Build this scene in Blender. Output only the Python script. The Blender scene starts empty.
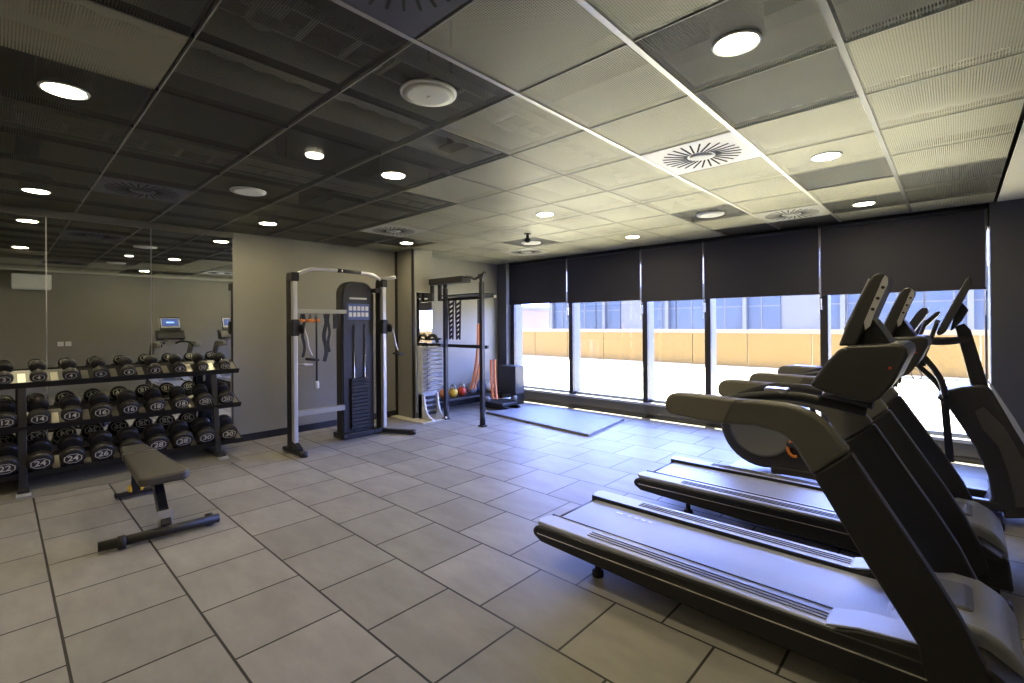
import bpy, bmesh, math, random
from mathutils import Vector, Matrix
random.seed(7)
S = bpy.context.scene
COL = S.collection
PI = math.pi
R = math.radians

# ------------------------------------------------------------------ camera
YAW, ROLL, F, CX, CY, CAMZ = R(42.915), R(-0.417), 478.25, 512.0, 323.57, 1.55
fv = Vector((-math.sin(YAW), math.cos(YAW), 0))
r0 = Vector((math.cos(YAW), math.sin(YAW), 0)); u0 = Vector((0, 0, 1))
rv = math.cos(ROLL)*r0 + math.sin(ROLL)*u0
uv = -math.sin(ROLL)*r0 + math.cos(ROLL)*u0
cd = bpy.data.cameras.new('camera'); cam = bpy.data.objects.new('camera', cd); COL.objects.link(cam)
M4 = Matrix((rv, uv, -fv)).transposed().to_4x4(); M4.translation = Vector((0, 0, CAMZ))
cam.matrix_world = M4
cd.sensor_width = 36; cd.lens = F*36/1024; cd.shift_y = (CY-341.5)/1024; cd.clip_start = .02; cd.clip_end = 500
S.camera = cam
def on_y(px, py, y):
    """point where the sight line through a photo position meets the upright plane y (used to measure outlines)"""
    d = fv + rv*((px-CX)/F) - uv*((py-CY)/F)
    t = y/d.y
    return (d.x*t, CAMZ+d.z*t)

# ------------------------------------------------------------------ materials
def new_mat(name):
    m = bpy.data.materials.new(name); m.use_nodes = True
    return m, m.node_tree.nodes, m.node_tree.links
def mat(name, col, rough=.5, metal=0, spec=.5, noise=0, nscale=40, bump=0, bscale=200, coat=0):
    m, N, L = new_mat(name); b = N['Principled BSDF']
    b.inputs['Base Color'].default_value = (*col, 1); b.inputs['Roughness'].default_value = rough
    b.inputs['Metallic'].default_value = metal; b.inputs['Specular IOR Level'].default_value = spec
    b.inputs['Coat Weight'].default_value = coat
    tc = N.new('ShaderNodeTexCoord')
    if noise:
        n = N.new('ShaderNodeTexNoise'); n.inputs['Scale'].default_value = nscale; n.inputs['Detail'].default_value = 4
        L.new(tc.outputs['Object'], n.inputs['Vector'])
        mx = N.new('ShaderNodeMix'); mx.data_type = 'RGBA'
        mx.inputs['A'].default_value = (*[c*(1-noise) for c in col], 1); mx.inputs['B'].default_value = (*[min(1, c*(1+noise)) for c in col], 1)
        L.new(n.outputs['Fac'], mx.inputs['Factor']); L.new(mx.outputs['Result'], b.inputs['Base Color'])
    if bump:
        n = N.new('ShaderNodeTexNoise'); n.inputs['Scale'].default_value = bscale
        L.new(tc.outputs['Object'], n.inputs['Vector'])
        bp = N.new('ShaderNodeBump'); bp.inputs['Strength'].default_value = bump; bp.inputs['Distance'].default_value = .002
        L.new(n.outputs['Fac'], bp.inputs['Height']); L.new(bp.outputs['Normal'], b.inputs['Normal'])
    return m
def emit(name, col, s):
    m, N, L = new_mat(name); b = N['Principled BSDF']
    b.inputs['Base Color'].default_value = (*col, 1)
    b.inputs['Emission Color'].default_value = (*col, 1); b.inputs['Emission Strength'].default_value = s
    return m
M = {}
M['wall'] = mat('grey_wall_paint', (.235, .225, .185), .55, noise=.05, nscale=3, bump=.1)
M['darkwall'] = mat('dark_grey_paint', (.075, .075, .085), .7, noise=.05, nscale=3)
M['plaster'] = mat('pale_plaster', (.62, .60, .50), .7, noise=.03, nscale=2)
M['slab'] = mat('concrete_slab', (.12, .115, .10), .9, noise=.25, nscale=3)
M['duct'] = mat('duct_steel', (.36, .35, .30), .45, .2, noise=.1, nscale=6)
M['black'] = mat('black_powder_coat', (.012, .012, .014), .38, noise=.1, nscale=20)
M['blackmatt'] = mat('black_rubber', (.014, .014, .015), .6, noise=.15, nscale=30, bump=.2)
M['plastic'] = mat('charcoal_plastic', (.016, .0155, .015), .45, bump=.15, bscale=500)
M['grip'] = mat('grey_grip_plastic', (.11, .105, .085), .5, bump=.2, bscale=600)
M['grip2'] = mat('grip_sleeve', (.19, .18, .14), .55, bump=.2, bscale=600)
M['pod'] = mat('console_plastic', (.032, .031, .030), .42, bump=.15, bscale=500)
M['silver'] = mat('silver_paint', (.55, .55, .55), .35, .5, noise=.03)
M['rail'] = mat('silver_side_rail', (.44, .47, .57), .4, .1, noise=.04, nscale=8)
M['hood'] = mat('light_grey_hood', (.22, .225, .235), .3, 0, noise=.03, nscale=3)
M['chrome'] = mat('chrome', (.75, .75, .75), .15, 1, noise=.02)
M['steel'] = mat('brushed_steel', (.45, .43, .38), .35, .9, noise=.1, nscale=40)
M['alu'] = mat('aluminium', (.62, .64, .66), .4, .3, noise=.03)
M['blind'] = mat('navy_blind_fabric', (.036, .036, .046), .8, noise=.08, nscale=300)
M['fin'] = mat('grey_outer_fin', (.085, .095, .115), .5, noise=.03)
M['frame'] = mat('dark_window_frame', (.03, .028, .028), .4, noise=.05)
M['belt'] = mat('running_belt', (.32, .345, .45), .36, noise=.08, spec=.5, nscale=120, bump=.2)
M['disc'] = mat('grey_drum_plastic', (.11, .11, .11), .5, noise=.05)
M['vinyl'] = mat('charcoal_vinyl', (.062, .058, .052), .45, noise=.1, nscale=20, bump=.15)
M['rubbermat'] = mat('grey_rubber_mat', (.17, .165, .15), .8, noise=.3, nscale=120, bump=.3)
M['white'] = mat('white_plastic', (.75, .75, .72), .4, noise=.03)
M['badge'] = mat('white_print', (.62, .60, .52), .5, noise=.05)
M['rubberhead'] = mat('urethane_head', (.02, .019, .018), .34, noise=.1, nscale=30)
M['orange'] = mat('orange_rubber', (.75, .22, .03), .5, noise=.05)
M['yellow'] = mat('yellow_rubber', (.8, .5, .04), .5, noise=.05)
M['red'] = mat('red_plastic', (.5, .05, .02), .4, noise=.05)
M['platform'] = mat('pale_mat_board', (.20, .205, .23), .6, noise=.06, nscale=5)
M['sunglow'] = mat('painted_sun_glow', (.72, .68, .55), .5, noise=.05)  # cream tone that stands for sunlight reflected on the floor
M['bluepad'] = mat('blue_ball', (.08, .12, .3), .5, noise=.05)
M['greyball'] = mat('grey_ball', (.22, .22, .24), .5, noise=.05)
M['lamp'] = emit('warm_lamp', (1, .85, .55), 46)
M['lampdim'] = emit('dim_lamp', (1, .93, .75), 1.2)
M['screen'] = emit('lit_screen', (.03, .05, .15), .5)
M['screenglow'] = emit('lit_screen_logo', (.2, .35, .9), .6)
M['speaker'] = mat('white_grille', (.66, .66, .60), .6, noise=.05, nscale=600)
M['diffuser'] = mat('diffuser_plate', (.85, .85, .88), .45, noise=.03)
M['ddiffuser'] = mat('dark_diffuser_plate', (.05, .05, .075), .5, noise=.05)
M['slot'] = mat('dark_slot', (.01, .01, .01), .9, noise=.1)
M['gravel'] = mat('pale_gravel', (.78, .73, .46), .9, noise=.15, nscale=3)
M['fence'] = mat('orange_board', (.165, .102, .025), .7, noise=.06, nscale=1)
M['fencecap'] = mat('pale_cap', (.2, .16, .10), .6, noise=.05)
M['facade'] = mat('white_cladding', (.11, .12, .155), .5, noise=.05, nscale=1)
M['facadeglass'] = mat('blue_glass_wall', (.045, .07, .13), .35, 0, noise=.35, nscale=.35)
M['leaf'] = mat('leafy_green', (.07, .11, .05), .8, noise=.6, nscale=6)
M['bark'] = mat('bark', (.12, .08, .05), .9, noise=.3)
M['lilac'] = mat('lilac_render', (.17, .14, .17), .8, noise=.05)

# mirror
m, N, L = new_mat('mirror_glass'); b = N['Principled BSDF']
b.inputs['Base Color'].default_value = (.80, .82, .78, 1); b.inputs['Metallic'].default_value = 1; b.inputs['Roughness'].default_value = .0
M['mirror'] = m
# window glass: clear with a weak reflection
m, N, L = new_mat('window_glass')
for n in list(N):
    if n.type != 'OUTPUT_MATERIAL': N.remove(n)
out = N['Material Output']; t = N.new('ShaderNodeBsdfTransparent'); t.inputs['Color'].default_value = (.96, .98, 1, 1)
g = N.new('ShaderNodeBsdfGlossy'); g.inputs['Roughness'].default_value = .01
x = N.new('ShaderNodeMixShader'); x.inputs[0].default_value = .05
L.new(t.outputs[0], x.inputs[1]); L.new(g.outputs[0], x.inputs[2]); L.new(x.outputs[0], out.inputs['Surface'])
M['glass'] = m
# floor tiles: running bond, .535 x .5275 m
m, N, L = new_mat('stone_floor_tiles'); b = N['Principled BSDF']
tc = N.new('ShaderNodeTexCoord'); mp = N.new('ShaderNodeMapping'); mp.inputs['Location'].default_value = (1.9255+5.35*2, -.212+5.275*2, 0)
L.new(tc.outputs['Object'], mp.inputs['Vector'])
br = N.new('ShaderNodeTexBrick'); br.offset = .5; br.offset_frequency = 2; br.squash = 1
br.inputs['Color1'].default_value = (.245, .235, .21, 1); br.inputs['Color2'].default_value = (.315, .30, .275, 1)
br.inputs['Mortar'].default_value = (.028, .026, .023, 1); br.inputs['Scale'].default_value = 1
br.inputs['Mortar Size'].default_value = .0065; br.inputs['Mortar Smooth'].default_value = .1
br.inputs['Brick Width'].default_value = .535; br.inputs['Row Height'].default_value = .5275
L.new(mp.outputs[0], br.inputs['Vector'])
ns = N.new('ShaderNodeTexNoise'); ns.inputs['Scale'].default_value = 2.2; ns.inputs['Detail'].default_value = 8; ns.inputs['Roughness'].default_value = .65
mp2 = N.new('ShaderNodeMapping'); mp2.inputs['Scale'].default_value = (1, 2.4, 1); L.new(tc.outputs['Object'], mp2.inputs['Vector']); L.new(mp2.outputs[0], ns.inputs['Vector'])
cr = N.new('ShaderNodeMapRange'); cr.inputs['From Min'].default_value = .3; cr.inputs['From Max'].default_value = .7; cr.inputs['To Min'].default_value = .84; cr.inputs['To Max'].default_value = 1.16
L.new(ns.outputs['Fac'], cr.inputs['Value'])
mx = N.new('ShaderNodeMix'); mx.data_type = 'RGBA'; mx.blend_type = 'MULTIPLY'; mx.inputs['Factor'].default_value = 1
L.new(br.outputs['Color'], mx.inputs['A']); L.new(cr.outputs[0], mx.inputs['B']); L.new(mx.outputs['Result'], b.inputs['Base Color'])
b.inputs['Roughness'].default_value = .5; b.inputs['Specular IOR Level'].default_value = .25
bp = N.new('ShaderNodeBump'); bp.inputs['Strength'].default_value = .35; bp.inputs['Distance'].default_value = .003; bp.invert = True
L.new(br.outputs['Fac'], bp.inputs['Height']); L.new(bp.outputs['Normal'], b.inputs['Normal'])
M['tiles'] = m
# perforated ceiling sheet: a grid of round holes you can see through
def perforated(name, col, pitch, thresh, metal=.2):
    m, N, L = new_mat(name); b = N['Principled BSDF']; b.inputs['Base Color'].default_value = (*col, 1)
    b.inputs['Roughness'].default_value = .5; b.inputs['Metallic'].default_value = metal
    tc = N.new('ShaderNodeTexCoord'); sp = N.new('ShaderNodeSeparateXYZ'); L.new(tc.outputs['Object'], sp.inputs[0])
    outs = []
    for ax in (0, 1):
        a = N.new('ShaderNodeMath'); a.operation = 'MULTIPLY'; a.inputs[1].default_value = 2*PI/pitch; L.new(sp.outputs[ax], a.inputs[0])
        s = N.new('ShaderNodeMath'); s.operation = 'SINE'; L.new(a.outputs[0], s.inputs[0]); outs.append(s)
    ad = N.new('ShaderNodeMath'); ad.operation = 'ADD'; L.new(outs[0].outputs[0], ad.inputs[0]); L.new(outs[1].outputs[0], ad.inputs[1])
    gt = N.new('ShaderNodeMath'); gt.operation = 'GREATER_THAN'; gt.inputs[1].default_value = thresh; L.new(ad.outputs[0], gt.inputs[0])
    tr = N.new('ShaderNodeBsdfTransparent'); x = N.new('ShaderNodeMixShader')
    L.new(gt.outputs[0], x.inputs[0]); L.new(b.outputs[0], x.inputs[1]); L.new(tr.outputs[0], x.inputs[2])
    L.new(x.outputs[0], N['Material Output'].inputs['Surface'])
    return m
M['perf'] = perforated('perforated_panel', (.36, .345, .25), .011, .2, .4)
M['mesh'] = perforated('shaded_open_mesh', (.09, .087, .07), .011, -.35, .6)  # more open sheet; its dark tone also paints shade into left bays

# ------------------------------------------------------------------ mesh builder
class MB:
    def __init__(s, o=(0, 0, 0)):
        s.bm = bmesh.new(); s.o = Vector(o)
    def box(s, x0, x1, y0, y1, z0, z1, mi=0):
        vs = [s.bm.verts.new(Vector((x, y, z))-s.o) for x in (x0, x1) for y in (y0, y1) for z in (z0, z1)]
        for q in ((0, 1, 3, 2), (4, 6, 7, 5), (0, 4, 5, 1), (2, 3, 7, 6), (0, 2, 6, 4), (1, 5, 7, 3)):
            f = s.bm.faces.new([vs[i] for i in q]); f.material_index = mi
        return s
    def bar(s, p0, p1, w, h, up=(0, 0, 1), mi=0):
        p0, p1 = Vector(p0), Vector(p1); d = (p1-p0).normalized(); up = Vector(up)
        if abs(d.dot(up)) > .98: up = Vector((1, 0, 0))
        a = d.cross(up).normalized(); c = a.cross(d).normalized()
        vs = []
        for p in (p0, p1):
            for i, j in ((-1, -1), (1, -1), (1, 1), (-1, 1)):
                vs.append(s.bm.verts.new(p+a*(w/2*i)+c*(h/2*j)-s.o))
        for q in ((3, 2, 1, 0), (4, 5, 6, 7), (0, 1, 5, 4), (1, 2, 6, 5), (2, 3, 7, 6), (3, 0, 4, 7)):
            f = s.bm.faces.new([vs[i] for i in q]); f.material_index = mi
        return s
    def tube(s, pts, r, seg=12, mi=0, caps=True):
        pts = [Vector(p) for p in pts]; n = len(pts); rings = []
        ref = None
        for i, p in enumerate(pts):
            d = (pts[min(i+1, n-1)]-pts[max(i-1, 0)]).normalized()
            if ref is None:
                ref = Vector((0, 0, 1)) if abs(d.z) < .9 else Vector((1, 0, 0))
            a = d.cross(ref).normalized(); c = a.cross(d).normalized(); ref = c
            rr = r[i] if isinstance(r, (list, tuple)) else r
            rings.append([s.bm.verts.new(p+a*math.cos(2*PI*k/seg)*rr+c*math.sin(2*PI*k/seg)*rr-s.o) for k in range(seg)])
        for i in range(n-1):
            for k in range(seg):
                f = s.bm.faces.new((rings[i][k], rings[i][(k+1) % seg], rings[i+1][(k+1) % seg], rings[i+1][k])); f.smooth = True; f.material_index = mi
        if caps:
            f = s.bm.faces.new(rings[0][::-1]); f.material_index = mi
            f = s.bm.faces.new(rings[-1]); f.material_index = mi
        return s
    def lathe(s, c, axis, prof, seg=24, mi=0):
        """prof: list of (distance along axis, radius)"""
        c = Vector(c); d = Vector(axis).normalized(); ref = Vector((0, 0, 1)) if abs(d.z) < .9 else Vector((1, 0, 0))
        a = d.cross(ref).normalized(); e = a.cross(d)
        rings = []
        for t, r in prof:
            if r < 1e-5: rings.append([s.bm.verts.new(c+d*t-s.o)])
            else: rings.append([s.bm.verts.new(c+d*t+(a*math.cos(2*PI*k/seg)+e*math.sin(2*PI*k/seg))*r-s.o) for k in range(seg)])
        for i in range(len(rings)-1):
            A, B = rings[i], rings[i+1]
            for k in range(seg):
                k2 = (k+1) % seg
                if len(A) == 1 and len(B) == 1: continue
                if len(A) == 1: f = s.bm.faces.new((A[0], B[k2], B[k]))
                elif len(B) == 1: f = s.bm.faces.new((A[k], A[k2], B[0]))
                else: f = s.bm.faces.new((A[k], A[k2], B[k2], B[k]))
                f.smooth = True; f.material_index = mi
        if len(rings[0]) > 1: s.bm.faces.new(rings[0][::-1]).material_index = mi
        if len(rings[-1]) > 1: s.bm.faces.new(rings[-1]).material_index = mi
        return s
    def prism(s, prof, y0, y1, mi=0, taper=None):
        """prof: closed (x,z) outline, extruded along y"""
        A = [s.bm.verts.new(Vector((x, y0, z))-s.o) for x, z in prof]
        p2 = prof if taper is None else taper
        B = [s.bm.verts.new(Vector((x, y1, z))-s.o) for x, z in p2]
        n = len(prof)
        s.bm.faces.new(A).material_index = mi; s.bm.faces.new(B[::-1]).material_index = mi
        for k in range(n):
            f = s.bm.faces.new((A[(k+1) % n], A[k], B[k], B[(k+1) % n])); f.material_index = mi
        return s
    def prismz(s, prof, z0, z1, mi=0):
        A = [s.bm.verts.new(Vector((x, y, z0))-s.o) for x, y in prof]
        B = [s.bm.verts.new(Vector((x, y, z1))-s.o) for x, y in prof]
        n = len(prof)
        s.bm.faces.new(A[::-1]).material_index = mi; s.bm.faces.new(B).material_index = mi
        for k in range(n): s.bm.faces.new((A[k], A[(k+1) % n], B[(k+1) % n], B[k])).material_index = mi
        return s
    def ball(s, c, rx, ry=None, rz=None, seg=20, mi=0, zmin=-1.0):
        ry = ry or rx; rz = rz or rx; n = 10; c = Vector(c); rings = []
        for i in range(n+1):
            ph = -PI/2+PI*i/n; z = max(math.sin(ph), zmin); rad = math.cos(ph)
            if rad < 1e-4: rings.append([s.bm.verts.new(c+Vector((0, 0, z*rz))-s.o)])
            else: rings.append([s.bm.verts.new(c+Vector((rx*rad*math.cos(2*PI*k/seg), ry*rad*math.sin(2*PI*k/seg), z*rz))-s.o) for k in range(seg)])
        for i in range(n):
            A, B = rings[i], rings[i+1]
            for k in range(seg):
                k2 = (k+1) % seg
                if len(A) == 1: f = s.bm.faces.new((A[0], B[k2], B[k]))
                elif len(B) == 1: f = s.bm.faces.new((A[k], A[k2], B[0]))
                else: f = s.bm.faces.new((A[k], A[k2], B[k2], B[k]))
                f.smooth = True; f.material_index = mi
        return s
    def build(s, name, m, parent=None, bevel=0, seg=3, smooth=False):
        bmesh.ops.recalc_face_normals(s.bm, faces=s.bm.faces)
        me = bpy.data.meshes.new(name); s.bm.to_mesh(me); s.bm.free()
        for k in (m if isinstance(m, (list, tuple)) else [m]): me.materials.append(M[k])
        o = bpy.data.objects.new(name, me); COL.objects.link(o)
        if parent: o.parent = parent
        else: o.location = s.o
        if bevel:
            bv = o.modifiers.new('bevel', 'BEVEL'); bv.width = bevel; bv.segments = seg; bv.limit_method = 'ANGLE'; bv.angle_limit = R(28)
            bv.harden_normals = True
            for p in me.polygons: p.use_smooth = True
        if smooth:
            for p in me.polygons: p.use_smooth = True
        return o

def thing(name, label, cat, loc=(0, 0, 0), group=None):
    o = bpy.data.objects.new(name, None); COL.objects.link(o); o.location = loc; o.empty_display_size = .1
    o['label'] = label; o['category'] = cat
    if group: o['group'] = group
    return o
def tag(o, label, cat, group=None):
    o['label'] = label; o['category'] = cat
    if group: o['group'] = group
    return o
def struct(o):
    o['kind'] = 'structure'; return o
def dup(root, loc, label=None):
    r = root.copy(); COL.objects.link(r); r.location = loc
    if label: r['label'] = label
    for ch in list(root.children):
        c = ch.copy(); COL.objects.link(c); c.parent = r
        for g in list(ch.children):
            d = g.copy(); COL.objects.link(d); d.parent = c
    return r
def text_mesh(body, size, ext=.001):
    cu = bpy.data.curves.new('t', 'FONT'); cu.body = body; cu.size = size; cu.align_x = 'CENTER'; cu.align_y = 'CENTER'; cu.extrude = ext; cu.resolution_u = 3; cu.offset = size*.02
    o = bpy.data.objects.new('t', cu); COL.objects.link(o)
    dg = bpy.context.evaluated_depsgraph_get(); me = bpy.data.meshes.new_from_object(o.evaluated_get(dg))
    bpy.data.objects.remove(o); bpy.data.curves.remove(cu)
    return me
def smoothpath(pts, n=6):
    pts = [Vector(p) for p in pts]; out = []
    P = [pts[0]]+pts+[pts[-1]]
    for i in range(1, len(P)-2):
        for k in range(n):
            t = k/n; a, b, c, d = P[i-1], P[i], P[i+1], P[i+2]
            out.append(.5*((2*b)+(c-a)*t+(2*a-5*b+4*c-d)*t*t+(3*b-3*c+d-a)*t**3))
    out.append(pts[-1]); return out

# ------------------------------------------------------------------ the room
XL, XR, YB, YF, ZC = -6.99, .95, 7.2, -2.6, 2.78
struct(MB().box(XL-.2, XR+.2, YF-.2, YB+.35, -.12, 0).build('floor', 'tiles'))
struct(MB().box(XL-.2, XL, YF-.2, YB+.2, 0, 3.6).build('wall_left', 'wall'))
struct(MB().box(XR, XR+.2, YF-.2, YB+.2, 0, 3.6).build('wall_right', 'wall'))
struct(MB().box(XL-.2, XR+.2, YF-.2, YF, 0, 3.6).build('wall_front', 'wall'))
# window wall: low kerb, dark pier at each end and lintel behind the blinds
w = MB()
w.box(XL, XR, YB, YB+.28, 0, .235)
w.box(XL, XR, YB, YB+.3, 2.55, 3.6)
w.box(XL, -6.74, YB-.12, YB+.3, 0, 2.78)
w.box(.262, XR, YB-.12, YB+.3, 0, 2.78)
struct(w.build('wall_back', 'darkwall'))
struct(MB().box(XL, XR, YB-.02, YB+.10, .205, .245).build('trim_1', 'rail', bevel=.006))
struct(MB().box(XL, XL+.016, 2.12, YB-.12, 0, .095).build('baseboard_left', 'black'))
struct(MB().box(XL, XR, YB-.015, YB, 0, .05).build('baseboard_back', 'black'))
# wall pier with dark corner trims
c = MB().box(XL, -6.5, 4.62, 5.02, 0, 2.78); struct(c.build('wall_pier', 'wall', bevel=.004))
c = MB()
for y0 in (4.613,): c.box(-6.53, -6.493, y0, y0+.03, 0, 2.78)
c.box(XL, XL+.05, 4.60, 4.64, 0, 2.78)
struct(c.build('trim_2', 'black'))
struct(MB().box(XL, -6.08, 4.50, 5.05, 0, .012).build('floor_sun_patch', 'sunglow'))  # thin sheet painting the reflected sun glow around the pier base
# slab above, with downstand beams
s = MB().box(XL-.2, XR+.2, YF-.2, YB+.3, 3.6, 3.8)
struct(s.build('ceiling_slab', 'slab'))

# suspended ceiling: perforated panels in a steel grid
TX = lambda i: -.706-.672*i
TY = lambda j: .243+.6615*j
DARK = {(2,2),(0,3),(0,4),(4,3),(3,3),(3,2),(4,2),(5,2),(6,2),(4,1),(5,1),(3,1),(3,0),(4,0),(2,8),(0,9),(1,10),(0,7),(-0,7),(4,7),(5,3),(6,4),(6,5),(5,5),
        (6,8),(7,9),(3,8),(3,9),(2,0),(8,3),(8,6),(7,4),(6,3),(2,10),(5,6),(7,8)}
for a_ in range(4, 10):
    for b_ in range(-1, 6): DARK.add((a_, b_))  # left bays darkened by material, for the daylight that misses them
DARK.add((3, -1)); DARK -= {(5, 0), (5, -1), (4, 4), (4, 5), (5, 5), (6, 5), (4, 7), (3, 8), (3, 9), (5, 6), (7, 8), (3, 0)}
DARK |= {(2, 1), (2, 0), (5, 0), (5, -1)}
SPECIAL_DIFF = {(1,5),(7,1),(1,1),(1,9),(7,9),(7,5)}
cb = MB(); gb = MB(); gy = MB()
for i in range(0, 10):
    for j in range(-4, 11):
        x, y = TX(i), TY(j)
        x0, x1 = max(x-.326, XL+.005), x+.326
        y0, y1 = y-.321, min(y+.321, YB-.13)
        if x1 < XL+.05 or (i, j) in SPECIAL_DIFF: continue
        cb.box(x0, x1, y0, y1, ZC, ZC+.012, 1 if (i, j) in DARK else 0)
# bay between the last runner and the plaster strip
for j in range(-4, 11):
    y = TY(j); cb.box(-.355, .285, y-.321, min(y+.321, YB-.13), ZC, ZC+.012, 1 if j in (8, 9, 3) else 0)
struct(cb.build('ceiling', ['perf', 'mesh']))
for i in range(-1, 10):
    x = TX(i)-.336
    hw = .013 if i < 2 else .006
    gy.box(x-hw, x+hw, YF, YB-.12, ZC-.004 if i < 2 else ZC+.001, ZC+.04, 0 if i in (0, 1) else 1)
struct(gy.build('trim_4', ['steel', 'frame']))
for j in range(-4, 11):
    y = TY(j)+.331
    if y < YB-.13: gb.box(XL, .29, y-.010, y+.010, ZC+.02, ZC+.035).box(XL, .29, y+.004, y+.010, ZC-.001, ZC+.03, 1)
struct(gb.build('trim_5', ['frame', 'duct']))
struct(MB().box(.315, XR, YF, YB-.12, ZC, ZC+.02).build('ceiling_margin', 'plaster'))

# things above the grid
def duct(p0, p1, r, label, ribs=True):
    o = MB(); d = Vector(p1)-Vector(p0); n = max(2, int(d.length/.09)) if ribs else 2
    pr = []
    for k in range(n+1):
        t = d.length*k/n; pr.append((t, r if k % 2 == 0 or not ribs else r*.9))
    o.lathe(p0, d, pr, 20)
    return tag(o.build('ventilation_duct', 'duct'), label, 'duct', None)
duct((-3.1, -2.5, 3.28), (-3.1, 6.6, 3.28), .17, 'round ribbed duct above the ceiling left of the square dark diffuser')
duct((-3.75, -2.5, 3.35), (-3.75, 5.4, 3.35), .12, 'thinner grey duct above the left ceiling bays', False)
duct((-2.85, 1.0, 3.3), (.7, 1.0, 3.3), .10, 'grey duct crossing above the near ceiling bays', False)
duct((-2.85, 4.9, 3.32), (.7, 4.9, 3.32), .16, 'round duct crossing above the ceiling near the cable machine')
for k, (x, lab) in enumerate(((-2.5, 'cable tray above the ceiling, beside the big speaker'), (-5.1, 'cable tray above the ceiling, over the dumbbell side'))):
    o = MB()
    for s_ in (-.12, .12): o.box(x+s_-.01, x+s_+.01, -2.5, 7.0, 3.1, 3.16)
    for q in range(38): o.box(x-.12, x+.12, -2.4+q*.25, -2.37+q*.25, 3.1, 3.115)
    t_ = thing('cable_tray', 'perforated '+lab, 'cable tray', (x, 2, 3.1))
    o.o = Vector((x, 2, 3.1)); 
    for v in o.bm.verts: v.co -= o.o
    o.build('tray', 'duct', t_)
    h = MB((x, 2, 3.1))
    for q in range(5):
        for s_ in (-.12, .12): h.bar((x+s_, -2+q*2, 3.1), (x+s_, -2+q*2, 3.6), .012, .012)
    h.build('hanger', 'black', t_)
for n_, (y, lab) in enumerate(((.2, 'dark steel beam above the nearest ceiling panels'), (3.0, 'dark steel beam above the middle of the ceiling'))):
    o = MB().box(XL, XR, y-.08, y+.08, 3.25, 3.27).box(XL, XR, y-.01, y+.01, 3.25, 3.6)
    tag(o.build('steel_beam', 'black'), lab, 'beam')

# ceiling fittings
def downlight(i, j, label, lit=True):
    x, y = TX(i), TY(j); t = thing('downlight', label, 'ceiling light', (x, y, ZC), 'downlights in the ceiling panels')
    o = MB((x, y, ZC)); o.lathe((x, y, ZC+.001), (0, 0, -1), [(0, .103), (.006, .10), (.008, .090), (-.004, .083)], 28)
    o.build('trim_ring', 'white', t)
    MB((x, y, ZC)).lathe((x, y, ZC-.003), (0, 0, -1), [(0, .084), (.001, .084)], 28).build('lens', 'lamp', t)
    MB((x, y, ZC)).lathe((x, y, ZC+.013), (0, 0, 1), [(0, .11), (.12, .11), (.13, .06)], 20).build('housing', 'slab', t)
    return t
DL = [(8,0,'lit round downlight, nearest the mirror at the left edge'), (4,0,'large lit downlight above the bench, nearest on the left'),
      (8,3,'small lit downlight over the right end of the mirror'), (4,3,'lit downlight in a dark panel right of the white discs'),
      (0,3,'large lit downlight nearest above the treadmills'), (8,6,'small lit downlight in front of the wall pier'),
      (4,6,'lit downlight in the middle of the far ceiling'), (0,6,'lit downlight right of the bright swirl diffuser'),
      (4,9,'small faint downlight above the third window blind'), (0,9,'lit downlight in a dark panel next to the rightmost blind'),
      (8,-3,'lit downlight behind the viewpoint, seen in the mirror'), (4,-3,'lit downlight behind the viewpoint, right of another in the mirror'),
      (0,-3,'lit downlight behind the viewpoint near the right wall')]
for i, j, lab in DL: downlight(i, j, lab)
def speaker(i, j, label):
    x, y = TX(i), TY(j); t = thing('ceiling_speaker', label, 'speaker', (x, y, ZC), 'round ceiling speakers')
    MB((x, y, ZC)).lathe((x, y, ZC+.001), (0, 0, -1), [(0, .15), (.01, .148), (.014, .138)], 32).build('rim', 'white', t)
    o = MB((x, y, ZC)).lathe((x, y, ZC-.013), (0, 0, -1), [(0, .137), (.004, .1), (.006, 0)], 32); o.build('grille', 'speaker', t)
    MB((x, y, ZC)).bar((x-.012, y, ZC-.0205), (x+.012, y, ZC-.0205), .006, .003).build('emblem', 'steel', t)
speaker(2, 2, 'big white round speaker disc nearest the camera'); speaker(6, 2, 'white round speaker disc above the cable machine side')
speaker(2, 8, 'white round speaker in a dark panel by the fourth blind'); speaker(6, 8, 'white round speaker in a dark panel at the far corner')
o = MB((TX(4), TY(2), ZC)); o.lathe((TX(4), TY(2), ZC), (0, 0, -1), [(0, .062), (.012, .058), (.016, .04), (.016, 0)], 24)
tag(o.build('emergency_light', 'lampdim'), 'small dim white disc between the two big speaker discs', 'ceiling light')

def diffuser(i, j, label, m):
    x, y = TX(i), TY(j); t = thing('swirl_diffuser', label, 'air diffuser', (x, y, ZC), 'square swirl air diffusers')
    MB((x, y, ZC)).box(x-.322, x+.322, y-.318, y+.318, ZC-.003, ZC+.01).build('face_plate', m, t, bevel=.002)
    for k in range(26):
        a = 2*PI*k/26; ca, sa = math.cos(a), math.sin(a); cb_, sb = math.cos(a+.22), math.sin(a+.22)
        ro = .27
        p0 = (x+ca*.10, y+sa*.10, ZC-.004); p1 = (x+cb_*ro, y+sb*ro, ZC-.004)
        MB((x, y, ZC)).bar(p0, p1, .012, .003).build('slot', 'slot', t)
    MB((x, y, ZC)).lathe((x, y, ZC-.003), (0, 0, -1), [(0, .08), (.008, .075), (.012, .03), (.012, 0)], 24).build('hub', m, t)
diffuser(1, 5, 'bright white square swirl diffuser above the treadmills', 'diffuser')
diffuser(7, 1, 'dark bluish swirl diffuser above the mirror', 'ddiffuser')
diffuser(1, 1, 'dark swirl diffuser cut by the top edge of the photo', 'ddiffuser')
diffuser(1, 9, 'dim swirl diffuser next to the rightmost window blind', 'duct')
diffuser(7, 9, 'dim swirl diffuser at the far corner of the ceiling', 'duct')
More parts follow.
